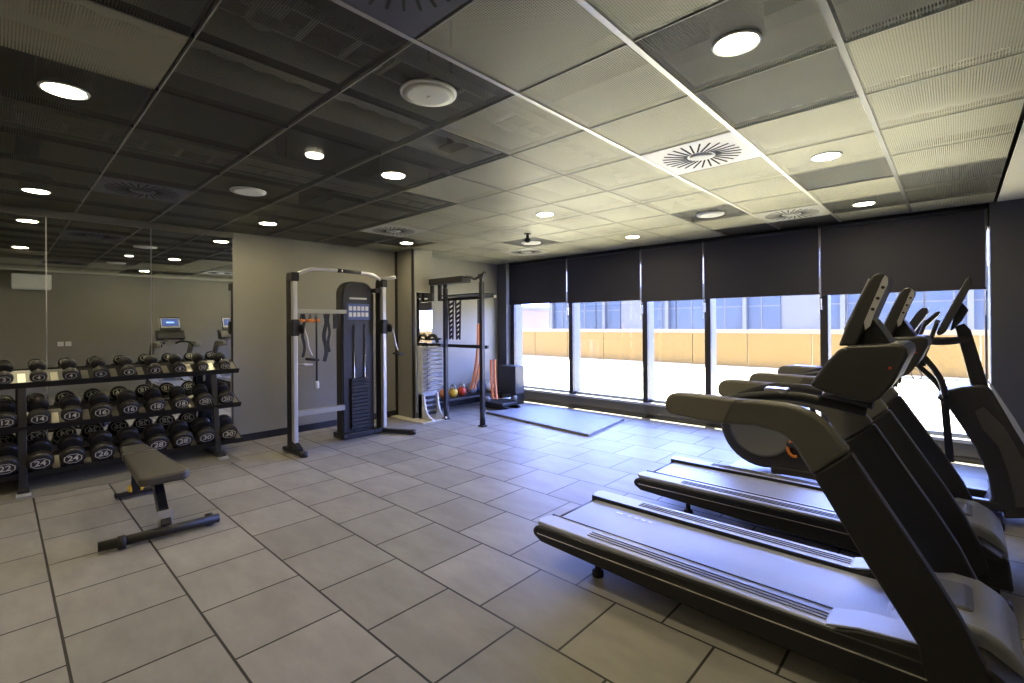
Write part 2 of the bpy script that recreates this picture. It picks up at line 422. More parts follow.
diffuser(7, 5, 'dim swirl diffuser in front of the wall pier', 'duct')
# dome camera hanging
x, y = -4.3, 4.95
t = thing('ceiling_camera', 'small dark camera hanging from the pale far ceiling', 'camera', (x, y, ZC))
MB((x, y, ZC)).tube([(x, y, ZC), (x, y, ZC-.07)], .02).build('stem', 'black', t)
MB((x, y, ZC)).lathe((x, y, ZC), (0, 0, -1), [(0, .05), (.012, .048)], 20).build('mount', 'black', t)
MB((x, y, ZC)).ball((x, y, ZC-.09), .045, .045, .035).build('dome', 'plastic', t)

# ------------------------------------------------------------------ windows and blinds
mull = [-6.70, -5.24, -3.755, -2.74, -1.265, .243]
for k in range(5):
    a, b_ = mull[k], mull[k+1]
    o = MB((a, YB, .24))
    o.box(a-.02, a+.065, YB+.0, YB+.06, .24, 2.76, 0)            # inner mullion face
    o.box(a-.01, a+.055, YB+.06, YB+.26, .24, 2.6, 1)         # silver outer fin
    o.box(b_-.02, b_, YB+.04, YB+.10, .24, 2.6, 1)
    o.box(a+.055, b_-.02, YB+.06, YB+.12, .24, .29, 1)
    fr = struct(o.build('window_%d' % (k+1), ['frame', 'fin']))
    MB((a, YB, .24)).box(a+.052, b_-.022, YB+.085, YB+.093, .29, 2.6).build('pane', 'glass', fr)
bn = ['leftmost navy roller blind, next to the dark corner pier', 'second navy roller blind from the left', 'narrow navy roller blind in the middle, third from the left',
      'fourth navy roller blind, left of the tall treadmill screen', 'widest navy roller blind at the right, behind the treadmill screens']
for k in range(5):
    a, b_ = mull[k]+.015, mull[k+1]-.012
    zb = [1.93, 1.915, 1.885, 1.892, 1.878][k]
    t = thing('roller_blind', bn[k], 'blind', ((a+b_)/2, YB-.07, zb), 'navy roller blinds')
    oo = ((a+b_)/2, YB-.07, zb)
    MB(oo).box(a-.009, b_+.004, YB-.073, YB-.070, zb+.02, 2.72).build('fabric', 'blind', t)
    MB(oo).box(a-.009, b_+.004, YB-.080, YB-.064, zb, zb+.022).build('bottom_bar', 'blind', t, bevel=.004)
    MB(oo).tube([(a+.01, YB-.075, 2.745), (b_-.01, YB-.075, 2.745)], .03).build('roller', 'black', t)
    MB(oo).tube([(b_-.002, YB-.075, 1.6), (b_-.002, YB-.075, 2.73)], .0035, 8).build('chain', 'alu', t)
    if k < 4: MB(oo).box(b_-.004, b_+.02, YB-.06, YB-.03, 1.70, 1.84).build('chain_tensioner', 'alu', t, bevel=.005)
    MB(oo).box(b_+.006, b_+.012, YB-.068, YB-.03, 1.86, 2.74).build('side_guide', 'steel', t)

# ------------------------------------------------------------------ mirrors
ms = [-1.43, -.54, .35, 1.24, 2.115]
ml = ['leftmost wall mirror, at the left edge of the photo behind the rack', 'wall mirror left of the first seam', 'wall mirror panel between the two bright seams', 'rightmost wall mirror panel, ending at the grey wall']
for k in range(4):
    t = thing('wall_mirror', ml[k] if k != 1 else 'wall mirror panel at the left edge, left of the first bright seam', 'mirror', (XL, ms[k], .1), 'mirror panels behind the dumbbells')
    oo = (XL, ms[k], .1)
    MB(oo).box(XL+.001, XL+.014, ms[k]+.001, ms[k+1]-.003, .1, 2.70).build('edge', 'alu', t)
    MB(oo).box(XL+.0145, XL+.018, ms[k]+.003, ms[k+1]-.005, .102, 2.698).build('glass', 'mirror', t)
struct(MB().box(XL, XL+.02, YF, 2.12, 2.701, 2.775).build('trim_6', 'slab'))
t = thing('wall_mirror', 'narrow mirror on the pier face above the white storage tower', 'mirror', (-6.5, 4.66, .1))
MB((-6.5, 4.66, .1)).box(-6.499, -6.49, 4.67, 5.0, .1, 2.08).build('edge', 'alu', t)
MB((-6.5, 4.66, .1)).box(-6.4895, -6.486, 4.675, 4.995, .105, 2.075).build('glass', 'mirror', t)

# things on the right wall, seen in the mirror
t = thing('air_conditioner', 'white wall air conditioner high on the right wall, seen in the mirror', 'air conditioner', (XR, .5, 2.35))
oo = (XR, .5, 2.35)
MB(oo).box(XR-.24, XR, .2, .82, 2.38, 2.70).build('body', 'white', t, bevel=.02)
MB(oo).box(XR-.245, XR-.2, .22, .80, 2.36, 2.385).build('louvre', 'alu', t)
for y, lab in ((.97, 'white wall socket on the right wall, left one in the mirror'), (1.1, 'white wall socket on the right wall, right one in the mirror')):
    t = thing('wall_socket', lab, 'socket', (XR, y, 1.16))
    MB((XR, y, 1.16)).box(XR-.012, XR-.001, y-.05, y+.05, 1.11, 1.21).build('plate', 'white', t, bevel=.004)
    MB((XR, y, 1.16)).lathe((XR-.011, y, 1.16), (-1, 0, 0), [(0, .022), (.004, .022)], 16).build('insert', 'alu', t)

# ------------------------------------------------------------------ dumbbells and rack
TIERS = [('top', -6.56, 1.055, [2, 2, 4, 4, 6, 6, 8, 8, 10, 10], .062), ('middle', -6.49, .66, [12, 12, 14, 14, 16, 16, 18, 18, 20, 20], .082), ('bottom', -6.42, .245, [22, 22, 24, 24, 26, 26, 28, 28, 30, 30], .098)]
TILT = R(24)
def make_dumbbell(w, r, loc, label, grp):
    t = thing('dumbbell', label, 'dumbbell', loc, grp)
    hl = .055+r*.35; g = .065; half = hl+g
    for s_ in (-1, 1):
        o = MB(); o.lathe((s_*g, 0, 0), (s_, 0, 0), [(0, r*.55), (.004, r*.86), (.016, r), (hl-.016, r), (hl-.004, r*.9), (hl, r*.78), (hl, 0)], 28)
        hd = o.build('head', 'rubberhead', t)
        # badge: eight-sided outline with the number
        bd = MB(); X = s_*(half+.0012); ro, ri = r*.74, r*.66
        n = 8
        A = [[bd.bm.verts.new((X, rr*math.cos(2*PI*(k+.5)/n)*(1.0), rr*math.sin(2*PI*(k+.5)/n)*.78)) for k in range(n)] for rr in (ro, ri)]
        for k in range(n):
            bd.bm.faces.new((A[0][k], A[0][(k+1) % n], A[1][(k+1) % n], A[1][k]))
        me = TXT[w]; base = len(bd.bm.verts)
        vm = [bd.bm.verts.new((X, s_*v.co.x*(r/.1), v.co.y*(r/.1))) for v in me.vertices]
        for p in me.polygons:
            try: bd.bm.faces.new([vm[i] for i in p.vertices])
            except ValueError: pass
        bd.build('number_badge', 'badge', hd)
    o = MB(); o.lathe((-g-.01, 0, 0), (1, 0, 0), [(0, .016), (.02, .0165), (g+.01, .019), (2*g, .0165), (2*g+.02, .016)], 16); o.build('handle', 'chrome', t)
    t.rotation_euler = (0, TILT, 0)
    return t
TXT = {w: text_mesh(str(w), .085, 0) for T in TIERS for w in set(T[3])}
ordn = ['leftmost', 'second', 'third', 'fourth', 'fifth', 'sixth', 'seventh', 'eighth', 'ninth', 'last']
for name, xf, z, ws, r in TIERS:
    proto = {}
    for k in range(10):
        y = .04+.2315*(k-1); w = ws[k]
        lab = 'black dumbbell marked %d, %s on the %s tier%s' % (w, ordn[k] if k in (0, 9) else ordn[k]+' from the left', name, ' by the grey wall' if k == 9 else '')
        g = 'dumbbells on the %s tier' % name
        hl = .055+r*.35
        loc = (xf-(.065+hl)*math.cos(TILT), y, z+(.065+hl)*math.sin(TILT)*1.0)
        if w not in proto: proto[w] = make_dumbbell(w, r, loc, lab, g)
        else: dup(proto[w], loc, lab)
rk = thing('dumbbell_rack', 'black three-tier rack full of dumbbells in front of the mirrors', 'dumbbell rack', (-6.6, .9, 0))
oo = (-6.6, .9, 0)
for yu in (-1.3, .155, 1.776):
    o = MB(oo); o.bar((-6.86, yu, .03), (-6.76, yu, 1.05), .07, .05, (1, 0, 0)); o.bar((-6.42, yu, .03), (-6.60, yu, .98), .06, .035, (1, 0, 0))
    o.build('upright', 'black', rk, bevel=.005)
    MB(oo).box(-6.92, -6.28, yu-.04, yu+.04, .006, .05).build('foot', 'black', rk, bevel=.006)
    f = MB(oo).box(-6.30, -6.20, yu-.05, yu+.05, .006, .022); f.build('foot_plate', 'silver', rk, bevel=.004)
for name, xf, z, ws, r in TIERS:
    hl = .055+r*.35; half = .065+hl
    cx = xf-half*math.cos(TILT); cz = z+half*math.sin(TILT)
    dx, dz = math.cos(TILT), -math.sin(TILT); nx, nz = math.sin(TILT), math.cos(TILT)
    def q(a, n_): return (cx+dx*a+nx*n_, cz+dz*a+nz*n_)
    hb = -r-.002
    o = MB(oo); o.prism([q(-half-.01, hb), q(half+.005, hb), q(half+.02, hb+.035), q(half+.028, hb+.035), q(half+.02, hb-.03), q(-half-.01, hb-.012)], -1.4, 2.05)
    tr = o.build('tray', 'black', rk)
    for k in range(10):
        y = .04+.2315*(k-1)+.116
        o = MB(oo).bar((q(-half*.5, hb+.004)[0], y, q(-half*.5, hb+.004)[1]), (q(half*.9, hb+.004)[0], y, q(half*.9, hb+.004)[1]), .055, .006, (0, 0, 1))
        o.build('saddle_strip', 'steel', tr)
def notched(name, x0, x1, y0, y1, z, label):
    pts = []
    n = max(2, int((y1-y0)/.16)); st = (y1-y0)/n
    pts += [(x0, y0), (x1, y0)]
    for k in range(n):
        d = .022 if k % 2 else 0
        pts += [(x1-d, y0+st*k), (x1-d, y0+st*(k+1))]
    pts.append((x0, y1))
    clean = [p for i, p in enumerate(pts) if i == 0 or p != pts[i-1]]
    tag(MB((x0, y0, 0)).prismz(clean, 0.0005, z).build(name, 'rubbermat'), label, 'floor mat')
notched('rubber_mat', -6.96, -6.12, -2.0, 1.0, .005, 'long grey notched rubber mat under the dumbbell rack')
notched('rubber_mat', -6.96, -6.02, 1.06, 1.9, .005, 'short grey rubber mat at the right end of the rack')

# ------------------------------------------------------------------ bench
bx = thing('flat_bench', 'charcoal padded flat bench standing in front of the dumbbell rack', 'bench', (-4.8, .85, 0)); oo = (-4.8, .85, 0)
def padbox(x0, x1, y0, y1, z0, z1, name, m='vinyl', bev=.022):
    o = MB(oo).box(x0, x1, y0, y1, z0, z1); return o.build(name, m, bx, bevel=bev, seg=4)
o = MB(oo).prismz([(-5.28, .73), (-4.36, .69), (-4.32, .73), (-4.32, .97), (-4.36, 1.01), (-5.28, .97)], .375, .445); o.build('seat_pad', 'vinyl', bx, bevel=.022, seg=4)
o = MB(oo).prismz([(-5.62, .76), (-5.30, .73), (-5.30, .97), (-5.62, .94)], .38, .45); o.build('head_pad', 'vinyl', bx, bevel=.022, seg=4)
MB(oo).box(-5.298, -5.284, .728, .972, .39, .447).build('seam_strip', 'steel', bx)
MB(oo).box(-5.5, -4.5, .80, .90, .335, .372).build('under_frame', 'black', bx, bevel=.008)
o = MB(oo)
P_ = smoothpath([(-4.72, .85, .34), (-4.60, .85, .30), (-4.48, .85, .18), (-4.33, .85, .05)], 5)
for a, b_ in zip(P_[:-1], P_[1:]): o.bar(a, b_, .075, .06, (0, 1, 0))
o.build('front_post', 'black', bx)
MB(oo).box(-4.36, -4.345, .80, .895, .06, .17).build('cover_plate', 'silver', bx, bevel=.004)
MB(oo).bar((-5.48, .85, .34), (-5.50, .85, .05), .06, .06).build('rear_post', 'black', bx, bevel=.006)
MB(oo).box(-5.54, -5.46, .70, 1.0, .02, .05).build('rear_foot', 'black', bx, bevel=.008)
o = MB(oo); 
for s_ in (-1, 1): o.lathe((-5.50, .85+s_*.03, .075), (0, s_, 0), [(0, .035), (.02, .035), (.025, .02)], 18)
o.build('wheel', 'yellow', bx)
MB(oo).box(-5.53, -5.44, .80, .9, .30, .33).build('yellow_handle', 'yellow', bx, bevel=.008)
MB(oo).tube([(-4.28, .455, .05), (-4.235, 1.17, .05)], .034, 14).build('foot_bar', 'plastic', bx)
for yy in (.56, 1.09):
    MB(oo).lathe((-4.262, yy, .048), (0, 1, 0), [(0, .046), (.04, .046)], 18).build('foot_ring', 'blackmatt', bx)

# ------------------------------------------------------------------ cable machine
t = thing('cable_machine', 'black and silver dual cable machine with pull-up bar against the wall', 'cable machine', (-6.1, 3.05, 0)); oo = (-6.1, 3.05, 0)
def column(y, x, name='column'):
    MB(oo).box(x-.035, x+.035, y-.028, y+.028, .09, 2.12).build(name, 'silver', t, bevel=.012)
    MB(oo).box(x-.15, x-.04, y-.035, y+.035, .06, 2.16).build('rear_post', 'black', t, bevel=.008)
    MB(oo).box(x-.12, x+.055, y-.045, y+.045, 2.08, 2.19).build('pulley_housing', 'plastic', t, bevel=.015)
column(2.44, -5.86); column(3.74, -5.98)
def foot(p0, p1):
    a, b_ = Vector(p0), Vector(p1)
    MB(oo).bar(a, b_, .08, .05).build('foot', 'black', t, bevel=.012)
    MB(oo).lathe((b_.x, b_.y, 0.002), (0, 0, 1), [(0, .045), (.05, .045), (.062, .03)], 18).build('foot_cap', 'plastic', t)
foot((-6.1, 2.42, .035), (-5.62, 2.44, .035)); foot((-6.3, 3.62, .035), (-5.62, 3.98, .035))
MB(oo).bar((-5.89, 2.44, .12), (-5.72, 2.44, .05), .07, .07).build('heel', 'black', t, bevel=.01)
# weight stack tower with rounded top
def rounded(y0, y1, z1, n=10, r=.20):
    pts = [(y0, .04), (y1, .04)]
    for k in range(n+1): a = PI/2*k/n; pts.append((y1-r+r*math.cos(a)*1.0, z1-r+r*math.sin(a)))
    for k in range(n+1): a = PI/2+PI/2*k/n; pts.append((y0+r+r*math.cos(a), z1-r+r*math.sin(a)))
    return pts
def yzprism(pts, x0, x1, name, m, bev=0, mi=0):
    o = MB(oo); A = [o.bm.verts.new(Vector((x0, y, z))-o.o) for y, z in pts]; B = [o.bm.verts.new(Vector((x1, y, z))-o.o) for y, z in pts]
    n = len(pts); o.bm.faces.new(A[::-1]); o.bm.faces.new(B)
    for k in range(n): o.bm.faces.new((A[k], A[(k+1) % n], B[(k+1) % n], B[k]))
    return o.build(name, m, t, bevel=bev)
yzprism(rounded(3.16, 3.66, 2.15, r=.18), -6.24, -6.10, 'stack_tower', 'plastic', .02)
yzprism(rounded(3.19, 3.63, 2.11, r=.16), -6.10, -6.088, 'tower_face', 'black')
sign = o = yzprism([(3.25, 1.62), (3.58, 1.62), (3.58, 1.84), (3.25, 1.84)], -6.088, -6.082, 'instruction_sign', 'bluepad'); o['label'] = 'blue exercise chart'
o = MB(oo)
for r_ in range(2):
    for c_ in range(5): o.box(-6.081, -6.079, 3.27+c_*.062, 3.315+c_*.062, 1.66+r_*.085, 1.72+r_*.085)
o.build('chart_drawing', 'white', sign)
MB(oo).box(-6.083, -6.079, 3.28, 3.54, 1.90, 1.925).build('name_strip', 'badge', t)
o = MB(oo)
for y_ in (3.34, 3.50): o.tube([(-6.075, y_, .1), (-6.075, y_, 1.55)], .010, 10)
o.build('guide_rod', 'chrome', t)
o = MB(oo)
for k in range(14): o.box(-6.085, -6.05, 3.29, 3.55, .12+k*.05, .165+k*.05)
o.build('weight_plates', 'blackmatt', t, bevel=.003)
MB(oo).box(-6.30, -6.0, 3.14, 3.64, .006, .08).build('tower_base', 'black', t, bevel=.01)
# pull-up bar, bent down at each end
MB(oo).tube(smoothpath([(-5.88, 2.46, 2.16), (-5.84, 2.62, 2.235), (-5.84, 2.80, 2.25), (-5.84, 3.05, 2.25)], 5), .021, 12).build('pull_up_bar', 'silver', t)
MB(oo).tube([(-5.84, 2.98, 2.25), (-5.86, 3.32, 2.25)], .024, 12).build('bar_grip', 'blackmatt', t)
MB(oo).tube(smoothpath([(-5.86, 3.25, 2.25), (-5.9, 3.48, 2.245), (-5.96, 3.62, 2.22), (-6.0, 3.76, 2.15)], 5), .021, 12).build('pull_up_bar', 'silver', t)
MB(oo).tube([(-6.0, 3.70, 2.19), (-5.84, 3.86, 2.22)], .022, 12).build('grip_end', 'silver', t)
MB(oo).box(-6.10, -5.99, 2.46, 3.19, 1.70, 1.75).build('accessory_rail', 'duct', t, bevel=.005)
MB(oo).box(-6.13, -6.05, 2.46, 3.19, .40, .47).build('lower_crossbar', 'duct', t, bevel=.006)
MB(oo).box(-6.10, -5.98, 3.62, 3.74, 2.0, 2.06).build('bracket', 'black', t, bevel=.005)
MB(oo).box(-6.2, -5.99, 3.60, 3.72, .02, .08).build('bracket', 'black', t, bevel=.005)
MB(oo).tube([(-6.0, 2.47, 1.06), (-5.98, 2.72, 1.05)], .018, 12).build('side_peg', 'steel', t)
for (xx, yy) in ((-5.86, 2.44), (-5.98, 3.74)):
    MB(oo).box(xx-.055, xx+.06, yy-.05, yy+.05, 1.42, 1.62).build('pulley_carriage', 'plastic', t, bevel=.02)
    MB(oo).lathe((xx+.07, yy+.05, 1.5), (0, 1, 0), [(0, .03), (.006, .06), (.02, .06), (.026, .03)], 20).build('pulley_wheel', 'black', t)
    MB(oo).tube(smoothpath([(xx+.1, yy+.07, 1.52), (xx+.12, yy+.10, 1.40), (xx+.12, yy+.12, 1.28), (xx+.12, yy+.16, 1.18)], 5), .012, 8).build('handle_strap', 'silver', t)
    MB(oo).tube([(xx+.10, yy+.09, 1.14), (xx+.14, yy+.24, 1.12)], .016, 10).build('handle_grip', 'blackmatt', t)
# accessories hanging from the rail
def hang(name, label, cat, fn, loc):
    o = MB(loc); fn(o); return o
for k, (yy, lab) in enumerate(((2.58, 'orange handle hanging at the left end of the accessory rail'), (2.69, 'orange handle hanging second on the accessory rail'), (2.77, 'orange handle hanging third on the accessory rail'))):
    th = thing('strap_handle', lab, 'handle', (-5.985, yy, 1.70), 'orange handles on the cable machine')
    q_ = (-5.985, yy, 1.70)
    MB(q_).tube([(-5.985, yy, 1.69), (-5.985, yy-.02, 1.60), (-5.985, yy+.02, 1.60), (-5.985, yy, 1.69)], .007, 8).build('strap', 'blackmatt', th)
    MB(q_).tube([(-5.985, yy-.04, 1.60), (-5.985, yy+.04, 1.61)], .022, 12).build('grip', 'orange', th)
def strap(yy, z0, w, wob, label, nm='hanging_strap'):
    o = MB((-5.975, yy, 1.7)); P_ = smoothpath([(-5.975, yy+wob*math.sin(k*1.7), 1.69-(1.69-z0)*k/6) for k in range(7)], 3)
    for a, b_ in zip(P_[:-1], P_[1:]): o.bar(a, b_, .012, w, (0, 1, 0))
    return tag(o.build(nm, 'blackmatt'), label, 'strap')
strap(2.88, 1.08, .045, .018, 'wide black strap with wavy end on the accessory rail'); strap(2.93, 1.20, .03, -.012, 'thinner black strap behind the wavy one')
strap(3.02, 1.50, .06, 0, 'short black strap next to the weight tower')
strap(2.60, 1.15, .03, .015, 'black strap hanging beside the left silver column')
th = thing('triceps_rope', 'long black cord with pale end hanging from the rail', 'rope', (-5.98, 2.76, 1.7))
MB((-5.98, 2.76, 1.7)).tube([(-5.96, 2.76, 1.69), (-5.96, 2.76, .82)], .012, 8).build('cord', 'black', th)
MB((-5.98, 2.76, 1.7)).lathe((-5.96, 2.76, .84), (0, 0, -1), [(0, .015), (.02, .028), (.09, .028), (.10, .01)], 14).build('end_knob', 'white', th)

# ------------------------------------------------------------------ storage tower on the pier
t = thing('storage_tower', 'white narrow storage tower with curved foot beside the wall pier', 'storage tower', (-6.3, 4.85, 0)); oo = (-6.3, 4.85, 0)
o = MB(oo)
o.box(-6.44, -6.32, 4.66, 4.96, .012, 1.18); o.build('back_panel', 'white', t, bevel=.01)
sh = [(-6.44, .012), (-6.05, .012), (-6.06, .05), (-6.15, .075), (-6.22, .14), (-6.26, .26), (-6.28, .42), (-6.44, .42)]
for y0 in (4.66, 4.93): MB(oo).prism(sh, y0, y0+.03).build('side_foot', 'white', t, bevel=.006)
for k in range(11):
    z = .46+k*.068
    MB(oo).prism([(-6.32, z), (-6.20, z+.022), (-6.16, z+.05), (-6.175, z+.056), (-6.21, z+.036), (-6.32, z+.016)], 4.665, 4.955).build('shelf', 'white', t, bevel=.003)
for k in range(4): MB(oo).box(-6.325, -6.27, 4.72, 4.90, .08+k*.085, .125+k*.085).build('slot', 'blackmatt', t)
for k in range(11):
    z = .505+k*.068
    m_ = MB((-6.25, 4.81, z)).lathe((-6.25, 4.71, z), (0, 1, 0), [(0, .012), (.003, .02), (.05, .02), (.06, .009), (.14, .009), (.15, .02), (.197, .02), (.2, .012)], 14)
    tag(m_.build('hand_weight', 'greyball'), 'small grey hand weight in the white tower, %s' % ('lowest' if k == 0 else 'topmost' if k == 10 else ['', 'second', 'third', 'fourth', 'fifth', 'sixth', 'seventh', 'eighth', 'ninth', 'tenth'][k]+' from the bottom'), 'hand weight', 'hand weights in the white tower')

# ------------------------------------------------------------------ power rig
t = thing('training_rig', 'black wall-mounted training rig with two thin posts and pull-up beam', 'training rig', (-6.1, 4.97, 0)); oo = (-6.1, 4.97, 0)
for xx, top in ((-6.10, 2.25), (-5.24, 2.30)):
    MB(oo).box(xx-.03, xx+.03, 4.94, 5.0, .02, top-.12).build('post', 'black', t, bevel=.004)
    o = MB(oo); o.bar((xx, 4.97, top-.13), (xx-.05, 4.97, top), .03, .03); o.bar((xx, 4.97, top-.13), (xx+.05, 4.97, top), .03, .03); o.build('post_fork', 'black', t)
    MB(oo).box(xx-.05, xx+.05, 4.92, 5.02, .001, .025).build('foot_plate', 'black', t, bevel=.004)
    MB(oo).tube([(xx, 4.97, .03), (xx, 4.97, .22)], [.045, .038], 14).build('foot_sleeve', 'blackmatt', t)
MB(oo).box(-6.45, -5.62, 4.90, 5.10, 2.20, 2.30).build('pull_up_beam', 'black', t, bevel=.008)
MB(oo).tube(smoothpath([(-5.62, 4.98, 2.28), (-5.50, 4.98, 2.27), (-5.38, 4.98, 2.24), (-5.18, 4.98, 2.32)], 5), .022, 12).build('bent_bar', 'black', t)
MB(oo).tube(smoothpath([(-6.98, 5.06, 2.43), (-6.75, 5.06, 2.38), (-6.55, 4.98, 2.28), (-6.42, 4.98, 2.26)], 5), .022, 12).build('bent_bar', 'black', t)
MB(oo).box(-6.975, -5.22, 5.05, 5.09, 1.17, 1.22).build('middle_rail', 'black', t, bevel=.004)
MB(oo).box(-6.42, -6.10, 4.86, 4.94, 1.19, 1.235).build('safety_arm', 'black', t, bevel=.004)
MB(oo).box(-6.32, -5.26, 5.02, 5.07, 1.93, 1.97).build('upper_rail', 'black', t, bevel=.004)
MB(oo).box(-6.40, -5.26, 5.25, 5.30, 1.96, 2.0).build('upper_rail', 'steel', t, bevel=.004)
MB(oo).box(-6.2, -5.26, 4.94, 5.30, 2.0, 2.02).build('shelf_plate', 'black', t, bevel=.004)
for xx in (-6.45, -6.25): MB(oo).box(xx-.025, xx+.025, 4.95, 5.0, 1.93, 2.2).build('drop_post', 'black', t, bevel=.004)
MB(oo).tube(smoothpath([(-6.48, 4.90, 1.30), (-6.40, 4.90, 1.36), (-6.28, 4.90, 1.35), (-6.22, 4.90, 1.25)], 4), .03, 10).build('bar_hook', 'plastic', t)
MB(oo).tube([(-6.52, 4.88, 1.29), (-6.16, 4.92, 1.31)], .016, 10).build('bar_hook', 'black', t)
for q_, (yy, xx) in enumerate(((5.04, -6.0), (5.04, -5.83))):
    th = thing('agility_ladder', ['black rung ladder strap hanging left on the rig rail', 'black rung ladder strap hanging right on the rig rail'][q_], 'agility ladder', (xx, yy, 1.93)); oq = (xx, yy, 1.93)
    o = MB(oq)
    for s_ in (-.06, .06): o.bar((xx+s_, yy-.03, 1.93), (xx+s_*.6, yy-.03, 1.3), .02, .022)
    o.build('strap', 'blackmatt', th)
    for k in range(8):
        z = 1.87-k*.075; hw = .06-k*.003
        MB(oq).bar((xx-hw, yy-.03, z-.025), (xx+hw, yy-.03, z+.025), .02, .034).build('rung', 'blackmatt', th, bevel=.004)
# resistance bands
def band(x0, y0, z0, z1, dx, m, label):
    o = MB((x0, y0, z0)); P_ = smoothpath([(x0, y0, z0), (x0+dx*.1, y0, z0-(z0-z1)*.4), (x0+dx*.5, y0, z0-(z0-z1)*.75), (x0+dx, y0, z1)], 6)
    for a, b_ in zip(P_[:-1], P_[1:]): o.bar(a, b_, .018, .04, (0, 1, 0))
    P2 = [(p[0]+.05, p[1]+.03, p[2]) for p in P_]
    for a, b_ in zip(P2[:-1], P2[1:]): o.bar(a, b_, .018, .03, (0, 1, 0))
    return tag(o.build('resistance_band', m), label, 'resistance band')
band(-5.46, 5.10, 1.55, .52, -.18, 'orange', 'orange resistance band hanging on the rig, long and hanging down inside the right post')
band(-5.22, 5.14, 1.0, .40, .04, 'orange', 'short orange band behind the right rig post')
tag(MB((-5.44, 5.10, 1.56)).bar((-5.44, 5.10, 1.925), (-5.44, 5.10, 1.56), .02, .05, (0, 1, 0)).build('hanging_strap', 'blackmatt'), 'black strap hanging above the orange band on the rig', 'strap')

# balls, kettlebells by the wall
KZ = .226
def kettlebell(x, y, r, m, label):
    th = thing('kettlebell', label, 'kettlebell', (x, y, 0), 'kettlebells beside the rig')
    MB((x, y, 0)).ball((x, y, KZ+r*.93), r, zmin=-.92).build('bell', m, th)
    MB((x, y, 0)).tube(smoothpath([(x-r*.6, y, KZ+r*1.65), (x-r*.62, y, KZ+r*2.2), (x, y, KZ+r*2.55), (x+r*.62, y, KZ+r*2.2), (x+r*.6, y, KZ+r*1.65)], 5), r*.16, 10).build('handle', 'steel', th)
for a in ((-6.72, 5.42, .085, 'orange', 'orange kettlebell at the left end of the low stand'), (-6.72, 5.64, .085, 'yellow', 'yellow kettlebell on the low stand, between the orange and red ones'),
          (-6.72, 5.85, .085, 'red', 'red kettlebell on the low stand beside the pale grey ball')):
    kettlebell(*a)
def mball(x, y, z, r, m, label):
    o = MB((x, y, z)); o.ball((x, y, z), r, seg=24)
    th = thing('medicine_ball', label, 'ball', (x, y, z), 'medicine balls on the low stand')
    o.build('ball', m, th)
    MB((x, y, z)).lathe((x, y-.006, z), (0, 1, 0), [(0, r*1.002), (.012, r*1.002)], 24).build('seam_band', 'blackmatt', th)
# low stand
t = thing('ball_stand', 'low dark stand holding balls along the wall behind the rig', 'stand', (-6.6, 6.0, 0)); oo = (-6.6, 6.0, 0)
o = MB(oo)
MB(oo).box(-6.90, -6.50, 5.28, 6.66, .20, .225).build('shelf', 'black', t, bevel=.004)
for yy in (5.31, 6.63):
    for xx in (-6.87, -6.53): MB(oo).box(xx-.015, xx+.015, yy-.015, yy+.015, .001, .20).build('leg', 'black', t)
mball(-6.72, 6.08, .337, .11, 'greyball', 'grey ball next to the red kettlebell on the low stand')
mball(-6.72, 6.31, .347, .12, 'bluepad', 'dark blue ball in the middle of the low stand')
mball(-6.72, 6.54, .337, .11, 'white', 'white ball at the right end of the low stand')
# board box
t = thing('plyo_box', 'dark grey padded box standing before the left end of the windows', 'plyo box', (-6.45, 6.7, 0)); oo = (-6.45, 6.7, 0)
MB((-6.3, 6.78, 0)).box(-6.62, -6.17, 6.72, 6.98, .20, .73).build('body', 'vinyl', t, bevel=.01)
bpy.data.objects['plyo_box'].location = (-6.3, 6.78, 0)
for xx in (-6.58, -6.2): MB((-6.3, 6.78, 0)).box(xx-.03, xx+.03, 6.74, 6.96, .001, .2).build('leg', 'black', t)
# low wheeled bench on the floor in front of it
t = thing('step_platform', 'low black step with silver bars on the floor before the grey box', 'step', (-6.0, 6.3, 0)); oo = (-6.0, 6.3, 0)
MB(oo).box(-6.37, -5.92, 6.1, 6.5, .06, .12).build('deck', 'plastic', t, bevel=.012)
for yy in (6.13, 6.44): MB(oo).box(-6.40, -5.84, yy, yy+.05, .001, .06).build('foot', 'black', t, bevel=.01)
MB(oo).tube([(-6.32, 6.12, .17), (-5.97, 6.48, .17)], .016, 10).build('bar', 'chrome', t)
for a in ((-6.32, 6.12), (-5.97, 6.48)): MB(oo).lathe((a[0], a[1], .17), (.7, .7, 0), [(-.04, .05), (.04, .05)], 18).build('bar_weight', 'greyball', t)
# flat board on floor
tag(MB((-5, 6, 0)).prismz([(-3.68, 5.47), (-3.86, 6.75), (-5.60, 6.85), (-5.96, 5.74)], .001, .035).build('lifting_platform', 'platform', bevel=.004), 'pale flat mat board on the floor below the windows', 'mat')

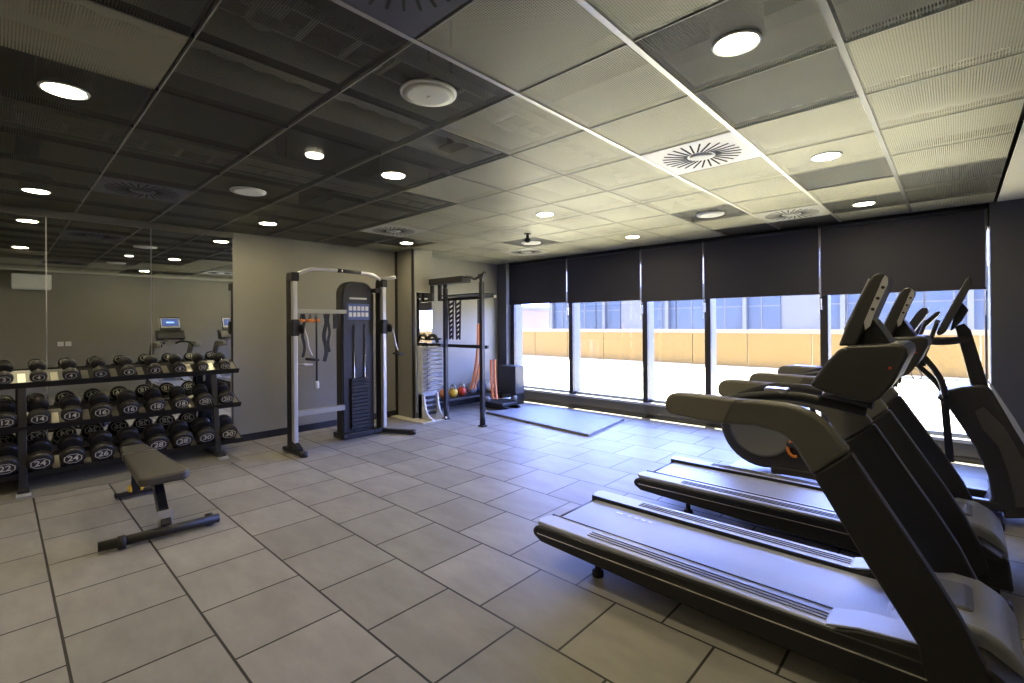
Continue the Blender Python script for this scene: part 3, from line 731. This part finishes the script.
# ------------------------------------------------------------------ treadmills
A_PX = [(665.5,402),(668,396),(672.5,393),(690,394),(737.5,399.5),(762,401),(785,404),(797,407),(815,415),(826,424),(835,434),(850,452),(891,513),(932,574),(962,622),(993,683),(1000,700),
        (940,706),(918,646),(870,570),(834,511),(812.5,475),(792,442.5),(786,436.5),(778,432),(755,426),(725,424),(700,420),(672,414),(666.5,410)]
YN = 2.38
ARM = [on_y(px, py, YN) for px, py in A_PX]
ARM[16] = (ARM[15][0]+.03, .14); ARM[17] = (ARM[18][0]+.03, .14)
SEAM = 11
def arm_set(root, oo, y0, y1):
    # handrail (upper) and upright (lower) are separate parts
    low = [ARM[SEAM]]+ARM[12:22]
    MB(oo).prism(ARM[3:SEAM+1]+ARM[21:27], y0, y1).build('handrail', 'grip', root, bevel=.018, seg=4)
    MB(oo).prism(ARM[:4]+[ARM[4], ARM[26], ARM[27]]+ARM[28:], y0-.004, y1+.004).build('grip_sleeve', 'grip2', root, bevel=.02, seg=4)
    MB(oo).prism(low, y0+.004, y1-.004).build('upright', 'plastic', root, bevel=.014, seg=3)
def treadmill(label):
    oo = (-.9, YN+.4, 0)
    t = thing('treadmill', label, 'treadmill', oo, 'treadmills facing the right wall')
    yn, yf = YN, YN+.80
    # side frames: long black beams with chrome line and silver top rails
    side = [(-2.04, .165), (-2.05, .20), (-2.02, .232), (-1.9, .238), (0, .262), (.18, .262), (.2, .09), (-.2, .075), (-1.6, .12), (-1.98, .135)]
    for y0, y1 in ((yn, yn+.075), (yf-.075, yf)):
        MB(oo).prism(side, y0, y1).build('side_beam', 'black', t, bevel=.018, seg=3)
        ylo = y0-.003 if y0 == yn else y1
        MB(oo).bar((-2.0, ylo+.001, .190), (.1, ylo+.001, .197), .005, .007).build('chrome_line', 'chrome', t)
    for s_, (y0, y1) in ((0, (yn+.01, yn+.165)), (1, (yf-.165, yf-.01))):
        yi = y1 if s_ == 0 else y0; yo = y0 if s_ == 0 else y1
        # foot rail, widening at the rear end cap
        o = MB(oo).prismz([(-2.0, yo), (-2.03, yo+(yi-yo)*.25), (-2.02, yo+(yi-yo)*.75), (-1.98, yi), (-1.88, yi+(.02 if s_ == 0 else -.02)*0), (-.30, yi), (-.26, yo)], .236, .262)
        fr_ = o.build('foot_rail', 'rail', t, bevel=.008)
        for k in range(3):
            yy = yo+(yi-yo)*(.28+.17*k); MB(oo).box(-1.65, -.42, yy-.0035, yy+.0035, .262, .2655).build('tread_rib', 'frame', fr_)
        MB(oo).box(-2.0, -.3, yi-.006 if s_ == 0 else yi-.001, yi+.001 if s_ == 0 else yi+.006, .225, .266).build('edge_strip', 'black', t)
    # belt wrapping both rollers
    yb0, yb1 = yn+.168, yf-.168
    MB(oo).prism([(-1.97, .20), (-1.985, .222), (-1.96, .243), (-.22, .248), (-.19, .225), (-.22, .20)], yb0, yb1).build('running_belt', 'belt', t, bevel=.008)
    MB(oo).tube([(-1.985, yn+.08, .205), (-1.985, yf-.08, .205)], .03, 16).build('rear_roller', 'blackmatt', t)
    MB(oo).box(-1.9, .15, yn+.07, yf-.07, .11, .19).build('deck_frame', 'black', t, bevel=.01)
    o = MB(oo)
    for k, (w_, x_) in enumerate(((.07, 0), (.035, .09), (.035, .14), (.035, .19), (.035, .24))): o.box(-1.72+x_*1.0, -1.72+x_+w_*.7, yf-.30, yf-.285, .2485, .2495)
    o.build('belt_mark', 'white', t)
    # legs
    for yy in (yn+.12, yf-.12):
        MB(oo).lathe((-1.62, yy, .001), (0, 0, 1), [(0, .035), (.03, .035), (.035, .018), (.12, .018)], 16).build('levelling_foot', 'blackmatt', t)
        MB(oo).box(-.05, .15, yy-.03, yy+.03, .001, .09).build('front_foot', 'blackmatt', t, bevel=.008)
    # hood over the motor
    o = MB(oo)
    prof = [(-.24, .25), (-.20, .29), (-.12, .345), (-.02, .38), (.07, .375), (.14, .335), (.185, .26), (.19, .12), (-.1, .12), (-.24, .2)]
    o.prism(prof, yn+.15, yf-.15); o.build('motor_hood', 'hood', t, bevel=.06, seg=6)
    o = MB(oo).prism([(-.23, .262), (-.15, .335), (-.06, .385), (.03, .392), (.06, .36), (.0, .262)], yn+.27, yf-.27); o.build('hood_panel', 'disc', t, bevel=.02)
    for y0, y1 in ((yn+.004, yn+.17), (yf-.17, yf-.004)):
        wg = MB(oo).prism([(-.40, .255), (-.30, .285), (-.1, .31), (.08, .31), (.17, .25), (.19, .10), (-.1, .09), (-.40, .23)], y0, y1).build('hood_wing', 'plastic', t, bevel=.018, seg=3)
        MB(oo).prism([(-.42, .255), (-.41, .268), (-.30, .297), (-.1, .318), (.04, .318), (-.1, .31), (-.3, .287)], y0+.006, y1-.006).build('wing_cover', 'rail', wg, bevel=.003)
    # arms both sides
    arm_set(t, oo, yn-.012, yn+.065); arm_set(t, oo, yf-.065, yf+.012)
    MB(oo).tube(smoothpath([(-.98, yn+.10, 1.10), (-.80, yn+.13, 1.17), (-.62, yn+.22, 1.19), (-.45, yn+.26, 1.17), (-.3, yn+.28, 1.14)], 5), .022, 12).build('inner_handle', 'blackmatt', t)
    MB(oo).tube(smoothpath([(-.98, yf-.10, 1.10), (-.80, yf-.13, 1.17), (-.62, yf-.22, 1.19), (-.45, yf-.26, 1.17), (-.3, yf-.28, 1.14)], 5), .022, 12).build('inner_handle', 'blackmatt', t)
    MB(oo).box(-.70, -.60, yn+.20, yn+.27, 1.20, 1.225).build('sensor_grip', 'chrome', t, bevel=.005)
    # console pod: outline measured at its near side
    pod_px = [(809,385),(826,362),(838,350),(848,346),(900,344),(907,348),(908,356),(893,385),(880,399),(872,403),(850,400),(825,393)]
    yp = YN+.13
    pod = [on_y(a, b_, yp) for a, b_ in pod_px]
    cons = MB(oo).prism(pod, yp, yf-.13).build('console', 'pod', t, bevel=.03, seg=4)
    MB(oo).prism([(-.47, 1.20), (-.42, 1.30), (-.37, 1.34), (-.40, 1.21)], yn+.25, yf-.25).build('control_panel', 'steel', cons, bevel=.01)
    bxx, bzz = on_y(890, 368, yp); MB(oo).lathe((bxx, yp-.001, bzz), (0, -1, 0), [(0, .006), (.004, .006)], 12).build('red_button', 'red', cons)
    # screen: leaning slab with silver surround
    ys = YN+.20
    s_px = [(838,346),(846,326),(858,300),(868,281),(873,275),(879,272),(885,274),(885,280),(880,290),(872,308),(864,328),(856,346)]
    sc = [on_y(a, b_, ys) for a, b_ in s_px]
    scr_ = MB(oo).prism(sc, ys, yf-.20).build('screen_housing', 'pod', t, bevel=.014, seg=3)
    a0, a1 = Vector((sc[1][0], 0, sc[1][1])), Vector((sc[3][0], 0, sc[3][1])); d = (a1-a0).normalized(); nrm = Vector((-d.z, 0, d.x))
    def slab(f0, f1, ya, yb, off, th_, nm, m_):
        p0 = a0+d*f0*(a1-a0).length; p1 = a0+d*f1*(a1-a0).length
        o = MB(oo); pr = [(p0.x+nrm.x*off, p0.z+nrm.z*off), (p1.x+nrm.x*off, p1.z+nrm.z*off), (p1.x+nrm.x*(off+th_), p1.z+nrm.z*(off+th_)), (p0.x+nrm.x*(off+th_), p0.z+nrm.z*(off+th_))]
        o.prism(pr, ya, yb); return o.build(nm, m_, scr_)
    slab(-.1, 1.05, ys+.01, yf-.21, -.012, .016, 'screen_frame', 'silver')
    slab(.12, .98, ys+.035, yf-.235, .004, .003, 'screen_glass', 'screen')
    slab(.45, .62, ys+.12, yf-.32, .007, .001, 'screen_logo', 'screenglow')
    # silver edge strip on the near rear side
    e_px = [(865,330),(870,326),(875,312),(882,297),(888,284),(888,278),(885,275),(882,280),(877,292),(870,308),(864,322)]
    ee = [on_y(a, b_, ys-.006) for a, b_ in e_px]
    MB(oo).prism(ee, ys-.008, ys-.001).build('side_panel', 'silver', scr_)
    o = MB(oo)
    for k in range(3):
        f = .1+k*.32; px_, py_ = 884.5-f*16, 284+f*34; cx_, cz_ = on_y(px_, py_, ys-.01); o.lathe((cx_, ys-.0085, cz_), (0, -1, 0), [(0, .007), (.002, .007)], 10)
    o.build('side_port', 'black', scr_)
    # neck
    nk = [on_y(a, b_, YN+.27) for a, b_ in ((852,350),(864,322),(872,318),(880,328),(893,347),(893,350))]
    MB(oo).prism(nk, yn+.27, yf-.27).build('neck', 'pod', t, bevel=.015)
    return t
t1 = treadmill('nearest treadmill, grey belt running toward the camera side, tall tilted screen')
dup(t1, (-.9+.02, YN+.4+1.30, 0), 'second treadmill, behind the nearest one and before the elliptical')

# ------------------------------------------------------------------ elliptical trainer
oo = (-.5, 5.35, 0)
t = thing('elliptical_trainer', 'dark elliptical trainer with round rear drum, behind the second treadmill', 'elliptical trainer', oo)
def pxz(lst, y): return [on_y(a, b_, y) for a, b_ in lst]
cxd, czd = on_y(761, 427, 5.15)
rr = .37
def disc(r_, n=32, a0=0): return [(cxd+r_*math.cos(2*PI*k/n), czd+r_*math.sin(2*PI*k/n)) for k in range(n)]
body = []
for k in range(25):
    a = PI*.30+PI*1.25*k/24; body.append((cxd+rr*math.cos(a)*1.08, max(.03, czd+rr*math.sin(a)*1.1)))
body += [(-.75, .07), (-.55, .18), (-.9, .42)]
MB(oo).prism(body, 5.17, 5.53).build('rear_housing', 'pod', t, bevel=.03, seg=4)
dc = MB(oo).lathe((cxd, 5.18, czd), (0, -1, 0), [(0, rr*.86), (.018, rr*.85), (.026, rr*.80), (.022, rr*.74), (.022, 0)], 40).build('drum_cover', 'pod', t)
MB(oo).lathe((cxd, 5.155, czd), (0, -1, 0), [(0, rr*.80), (.006, rr*.78), (.006, rr*.72), (.001, rr*.70), (.001, 0)], 40).build('drum_disc', 'disc', dc)
ox, oz = on_y(794, 449, 5.12)
o = MB(oo); 
P_ = [(ox+.055*math.cos(a*PI/8), 5.13, oz+.075*math.sin(a*PI/8)) for a in range(3, 14)]
o.tube(P_, .014, 10); o.build('crank_accent', 'orange', t)
MB(oo).lathe((ox+.02, 5.15, oz-.01), (0, -1, 0), [(0, .03), (.03, .03), (.035, .012)], 18).build('crank_hub', 'black', t)
for yy in (5.2, 5.5):
    MB(oo).bar((-1.35, yy, .10), (.25, yy, .13), .07, .07).build('base_rail', 'pod', t, bevel=.015)
    MB(oo).bar((-1.2, yy-.06, .38), (-.25, yy-.06, .30), .05, .05).build('pedal_arm', 'pod', t, bevel=.012)
    MB(oo).box(-.95, -.55, yy-.15, yy-.0, .38, .41).build('pedal', 'blackmatt', t, bevel=.012)
MB(oo).box(-1.75, -1.35, 5.12, 5.58, .002, .05).build('rear_foot', 'black', t, bevel=.01)
MB(oo).box(.05, .25, 5.0, 5.7, .002, .06).build('front_foot', 'black', t, bevel=.012)
front = pxz([(936,398),(944,391),(962,387),(983,386),(989,388),(1000,405),(1014,425),(1040,470),(1060,505),(1058,520),(1005,520),(1003,512),(985,508),(992,498),(988,476),(975,448),(960,425),(948,408)], 5.15)
MB(oo).prism(front, 5.17, 5.53).build('front_shroud', 'pod', t, bevel=.03, seg=4)
panel = pxz([(975,412),(984,407),(1005,428),(1034,478),(1050,508),(1016,508),(1010,480),(998,446),(982,430)], 5.15)
MB(oo).prism(panel, 5.155, 5.172).build('shroud_panel', 'vinyl', t, bevel=.006)
edge = pxz([(989,385),(992,386),(1018,424),(1044,468),(1040,470),(1014,428)], 5.16)
MB(oo).prism(edge, 5.158, 5.54).build('shroud_edge', 'rail', t)
mast = pxz([(955,327),(964,323),(971,330),(990,390),(972,390)], 5.25)
MB(oo).prism(mast, 5.28, 5.42).build('mast', 'black', t, bevel=.01)
scr = pxz([(936,333),(940,325),(966,279),(970,276),(972,280),(969,290),(945,333),(939,336)], 5.15)
MB(oo).prism(scr, 5.15, 5.55).build('screen', 'pod', t, bevel=.01, seg=3)
bk = pxz([(950,331),(957,305),(962,302),(969,310),(962,321),(953,330)], 5.2)
MB(oo).prism(bk, 5.22, 5.48).build('screen_bracket', 'black', t, bevel=.01)
def p3(px, py, y): a = on_y(px, py, y); return (a[0], y, a[1])
MB(oo).tube(smoothpath([p3(924,341,5.15), p3(940,342,5.18), p3(955,341,5.22), p3(968,339,5.3)], 4), .026, 12).build('fixed_handle', 'blackmatt', t)
MB(oo).tube(smoothpath([p3(924,341,5.60), p3(940,340,5.56), p3(955,340,5.5), p3(968,337,5.4)], 4), .026, 12).build('fixed_handle', 'blackmatt', t)
for yy, sh in ((5.08, 0), (5.62, -12)):
    MB(oo).tube(smoothpath([p3(938+sh,320,yy), p3(928+sh,346,yy), p3(921+sh,362,yy)], 4), .016, 10).build('moving_lever', 'black', t)
    MB(oo).tube(smoothpath([p3(905+sh*.6,340+abs(sh)*.6,yy), p3(922+sh*.6,355+abs(sh)*.6,yy), p3(940+sh*.3,378+abs(sh)*.4,yy), p3(946,398,yy)], 5), .022, 12).build('moving_arm', 'black', t)
    MB(oo).bar(p3(946+sh*.3,398,yy), p3(952+sh*.3,462,yy), .03, .03).build('link_rod', 'black', t)
    MB(oo).tube([p3(920+sh*.4,355,yy), p3(921+sh*.4,366,yy)], .03, 12).build('lever_grip', 'blackmatt', t)
# second cardio machine farther back: upright bike
oo = (-.9, 6.35, 0)
t = thing('exercise_bike', 'upright exercise bike nearest the windows, mostly hidden by the treadmills', 'exercise bike', oo)
for nm, pts, y0, y1, m_ in (('console', [(903,335),(908,325),(917,313),(922,308),(928,308),(929,312),(920,323),(912,333)], 6.2, 6.5, 'pod'),
                            ('screen', [(912,336),(920,325),(936,312),(940,311),(940,314),(926,327),(917,336)], 6.25, 6.45, 'black')):
    MB(oo).prism(pxz(pts, 6.3), y0, y1).build(nm, m_, t, bevel=.008)
MB(oo).bar(p3(911,334,6.35), (-.62, 6.35, .5), .07, .07, (0, 1, 0)).build('mast', 'black', t, bevel=.01)
MB(oo).prism([(-1.05, .08), (-.50, .08), (-.48, .3), (-.52, .52), (-.66, .60), (-.95, .5), (-1.08, .25)], 6.28, 6.42).build('flywheel_cover', 'pod', t, bevel=.03, seg=3)
MB(oo).bar((-1.6, 6.35, .09), (-.45, 6.35, .09), .08, .06).build('base_rail', 'black', t, bevel=.01)
for xx in (-1.55, -.5): MB(oo).box(xx-.05, xx+.05, 6.1, 6.6, .002, .06).build('foot', 'black', t, bevel=.012)
MB(oo).bar((-1.15, 6.35, .10), (-1.27, 6.35, .985), .06, .06, (0, 1, 0)).build('seat_post', 'black', t, bevel=.01)
MB(oo).prismz([(-1.42, 6.25), (-1.28, 6.25), (-1.14, 6.32), (-1.10, 6.35), (-1.14, 6.38), (-1.28, 6.45), (-1.42, 6.45)], .985, 1.04).build('saddle', 'vinyl', t, bevel=.02, seg=3)
for s_ in (-1, 1): MB(oo).tube(smoothpath([(-.42, 6.35, 1.25), (-.46, 6.35+s_*.2, 1.27), (-.62, 6.35+s_*.22, 1.28), (-.70, 6.35+s_*.2, 1.31)], 4), .018, 10).build('handlebar', 'blackmatt', t)
MB(oo).lathe((-.75, 6.27, .30), (0, -1, 0), [(0, .05), (.05, .05)], 16).build('crank', 'steel', t)
for k, (xx, zz, s_) in enumerate(((-.87, .2, -1), (-.63, .4, 1))):
    MB(oo).box(xx-.05, xx+.05, 6.35+s_*.13-.04, 6.35+s_*.13+.04, zz-.015, zz+.015).build('pedal', 'blackmatt', t, bevel=.005)
# hanging earphone-like cord on the elliptical arms
o = MB((-.35, 5.0, 1.2)); P_ = smoothpath([p3(903,368,5.0), p3(897,385,5.0), p3(904,393,5.0), p3(914,384,5.0), p3(911,372,5.0), p3(917,369,5.0), p3(922,376,5.0), p3(915,387,5.0)], 6)
o.tube(P_, .004, 6); tag(o.build('looped_cord', 'steel'), 'thin looped cord hanging from the elliptical arms', 'cord')

# ------------------------------------------------------------------ outside
struct(MB().box(-70, 60, YB+.35, 90, -.15, -.02).build('ground', 'gravel'))
oo = (-8, 17, 0)
t = thing('garden_fence', 'long orange board fence outside, running past all the windows', 'fence', oo)
for k in range(26):
    x0 = -31+k*1.85
    MB(oo).box(x0+.01, x0+1.83, 17.0, 17.04, .05, 1.16).build('fence_board', 'fence', t)
MB(oo).box(-31, 17.1, 16.96, 17.08, 1.17, 1.30).build('cap_rail', 'fencecap', t)
for k in range(27): MB(oo).box(-31+k*1.85-.03, -31+k*1.85+.03, 17.05, 17.12, -.02, 1.17).build('fence_post', 'steel', t)
MB(oo).box(-31, 17.1, 16.99, 17.05, -.02, .045).build('kick_board', 'steel', t)
oo = (-6, 34, 0)
t = thing('office_building', 'blue glass office building beyond the fence', 'building', oo)
MB(oo).box(-27, 16, 34, 44, -.02, 4.3).build('wall', 'facade', t)
for r_ in range(1):
    for k in range(18):
        x0 = -26.5+k*2.3; z0_ = .5
        if r_ == 0 and k % 5 == 3: continue
        w_ = MB(oo).box(x0, x0+2.2, 33.9, 34.02, z0_, 3.7); wo = w_.build('window', 'facadeglass', t)
        MB(oo).box(x0+1.07, x0+1.13, 33.86, 33.9, z0_, 3.7).box(x0, x0+2.2, 33.86, 33.9, 2.55, 2.62).build('glazing_bar', 'facade', wo)
for k in range(8): MB(oo).box(-26.6+k*5.4, -26.35+k*5.4, 33.6, 34.0, -.02, 3.9).build('pillar', 'facade', t)
MB(oo).box(-27, 16, 33.3, 34.0, 3.9, 4.1).build('canopy', 'facade', t)
oo = (-42, 33, 0)
t = thing('low_building', 'pale lilac low building behind the fence at the far left', 'building', oo)
MB(oo).box(-56, -32, 33, 42, -.02, 3.0).build('wall', 'lilac', t)
MB(oo).box(-56.2, -31.8, 32.8, 42.2, 3.0, 3.25).build('roof', 'facade', t)
def tree(x, y, h, r, label):
    th = thing('tree', label, 'tree', (x, y, 0), 'trees beyond the fence')
    MB((x, y, 0)).tube([(x, y, -.02), (x+.1, y, h*.4), (x, y, h*.7)], [.22, .16, .08], 10).build('trunk', 'bark', th)
    o = MB((x, y, 0)); rnd = random.Random(int(x*10))
    for k in range(420):
        a, b_, c_ = rnd.gauss(0, 1), rnd.gauss(0, 1), rnd.gauss(0, 1); n_ = math.sqrt(a*a+b_*b_+c_*c_); q_ = r*rnd.uniform(.55, 1)
        p = Vector((x+a/n_*q_, y+b_/n_*q_, h*.62+c_/n_*q_*1.1)); s2 = rnd.uniform(.25, .5)
        d1 = Vector((rnd.uniform(-1, 1), rnd.uniform(-1, 1), rnd.uniform(-1, 1))).normalized(); d2 = d1.cross(Vector((0, .3, 1))).normalized()
        vs = [o.bm.verts.new(p+d1*s2*i_+d2*s2*j_-o.o) for i_, j_ in ((-1, 0), (0, -.6), (1, 0), (0, .6))]
        o.bm.faces.new(vs)
    o.build('crown', 'leaf', th)
tree(-27, 27, 5.5, 2.2, 'leafy tree behind the fence, seen through the leftmost window')
tree(-35, 30, 6.5, 2.4, 'taller leafy tree at the left, behind the first one')

# ------------------------------------------------------------------ light
W = bpy.data.worlds.new('world'); S.world = W; W.use_nodes = True
N, L = W.node_tree.nodes, W.node_tree.links
bg = N['Background']; tc = N.new('ShaderNodeTexCoord'); sp = N.new('ShaderNodeSeparateXYZ'); L.new(tc.outputs['Generated'], sp.inputs[0])
rp = N.new('ShaderNodeValToRGB'); rp.color_ramp.elements[0].position = .0; rp.color_ramp.elements[0].color = (.29, .37, 1, 1)
rp.color_ramp.elements[1].position = .6; rp.color_ramp.elements[1].color = (.07, .11, .28, 1)
L.new(sp.outputs['Z'], rp.inputs['Fac']); rp.color_ramp.elements[1].position = .75
e_ = rp.color_ramp.elements.new(.35); e_.color = (.27, .38, 1, 1)
# the sky is brighter on the sun's side (+Y)
mr = N.new('ShaderNodeMapRange'); mr.inputs['From Min'].default_value = -.6; mr.inputs['From Max'].default_value = .5; mr.inputs['To Min'].default_value = 2.2; mr.inputs['To Max'].default_value = 7.5
L.new(sp.outputs['Y'], mr.inputs['Value']); L.new(mr.outputs[0], bg.inputs['Strength']); L.new(rp.outputs[0], bg.inputs['Color'])
sd = bpy.data.lights.new('sun', 'SUN'); so = bpy.data.objects.new('sun', sd); COL.objects.link(so)
sd.energy = 11; sd.color = (1, .90, .66); sd.angle = R(.6)
so.rotation_euler = Vector((.05, -.17, -1)).to_track_quat('-Z', 'Y').to_euler(); so.location = (0, 0, 12)
pd = bpy.data.lights.new('window_portal', 'AREA'); pd.shape = 'RECTANGLE'; pd.size = 7; pd.size_y = 1.75; pd.cycles.is_portal = True
po = bpy.data.objects.new('window_portal', pd); COL.objects.link(po); po.location = (-3.2, YB+.34, 1.1); po.rotation_euler = (R(-90), 0, 0)

vs = S.view_settings; vs.view_transform = 'Standard'; vs.look = 'None'; vs.gamma = 1; vs.use_curve_mapping = False; vs.exposure = 2.12
S.cycles.max_bounces = 10; S.cycles.diffuse_bounces = 6; S.cycles.transparent_max_bounces = 16; S.cycles.glossy_bounces = 5
S.cycles.sample_clamp_indirect = 6
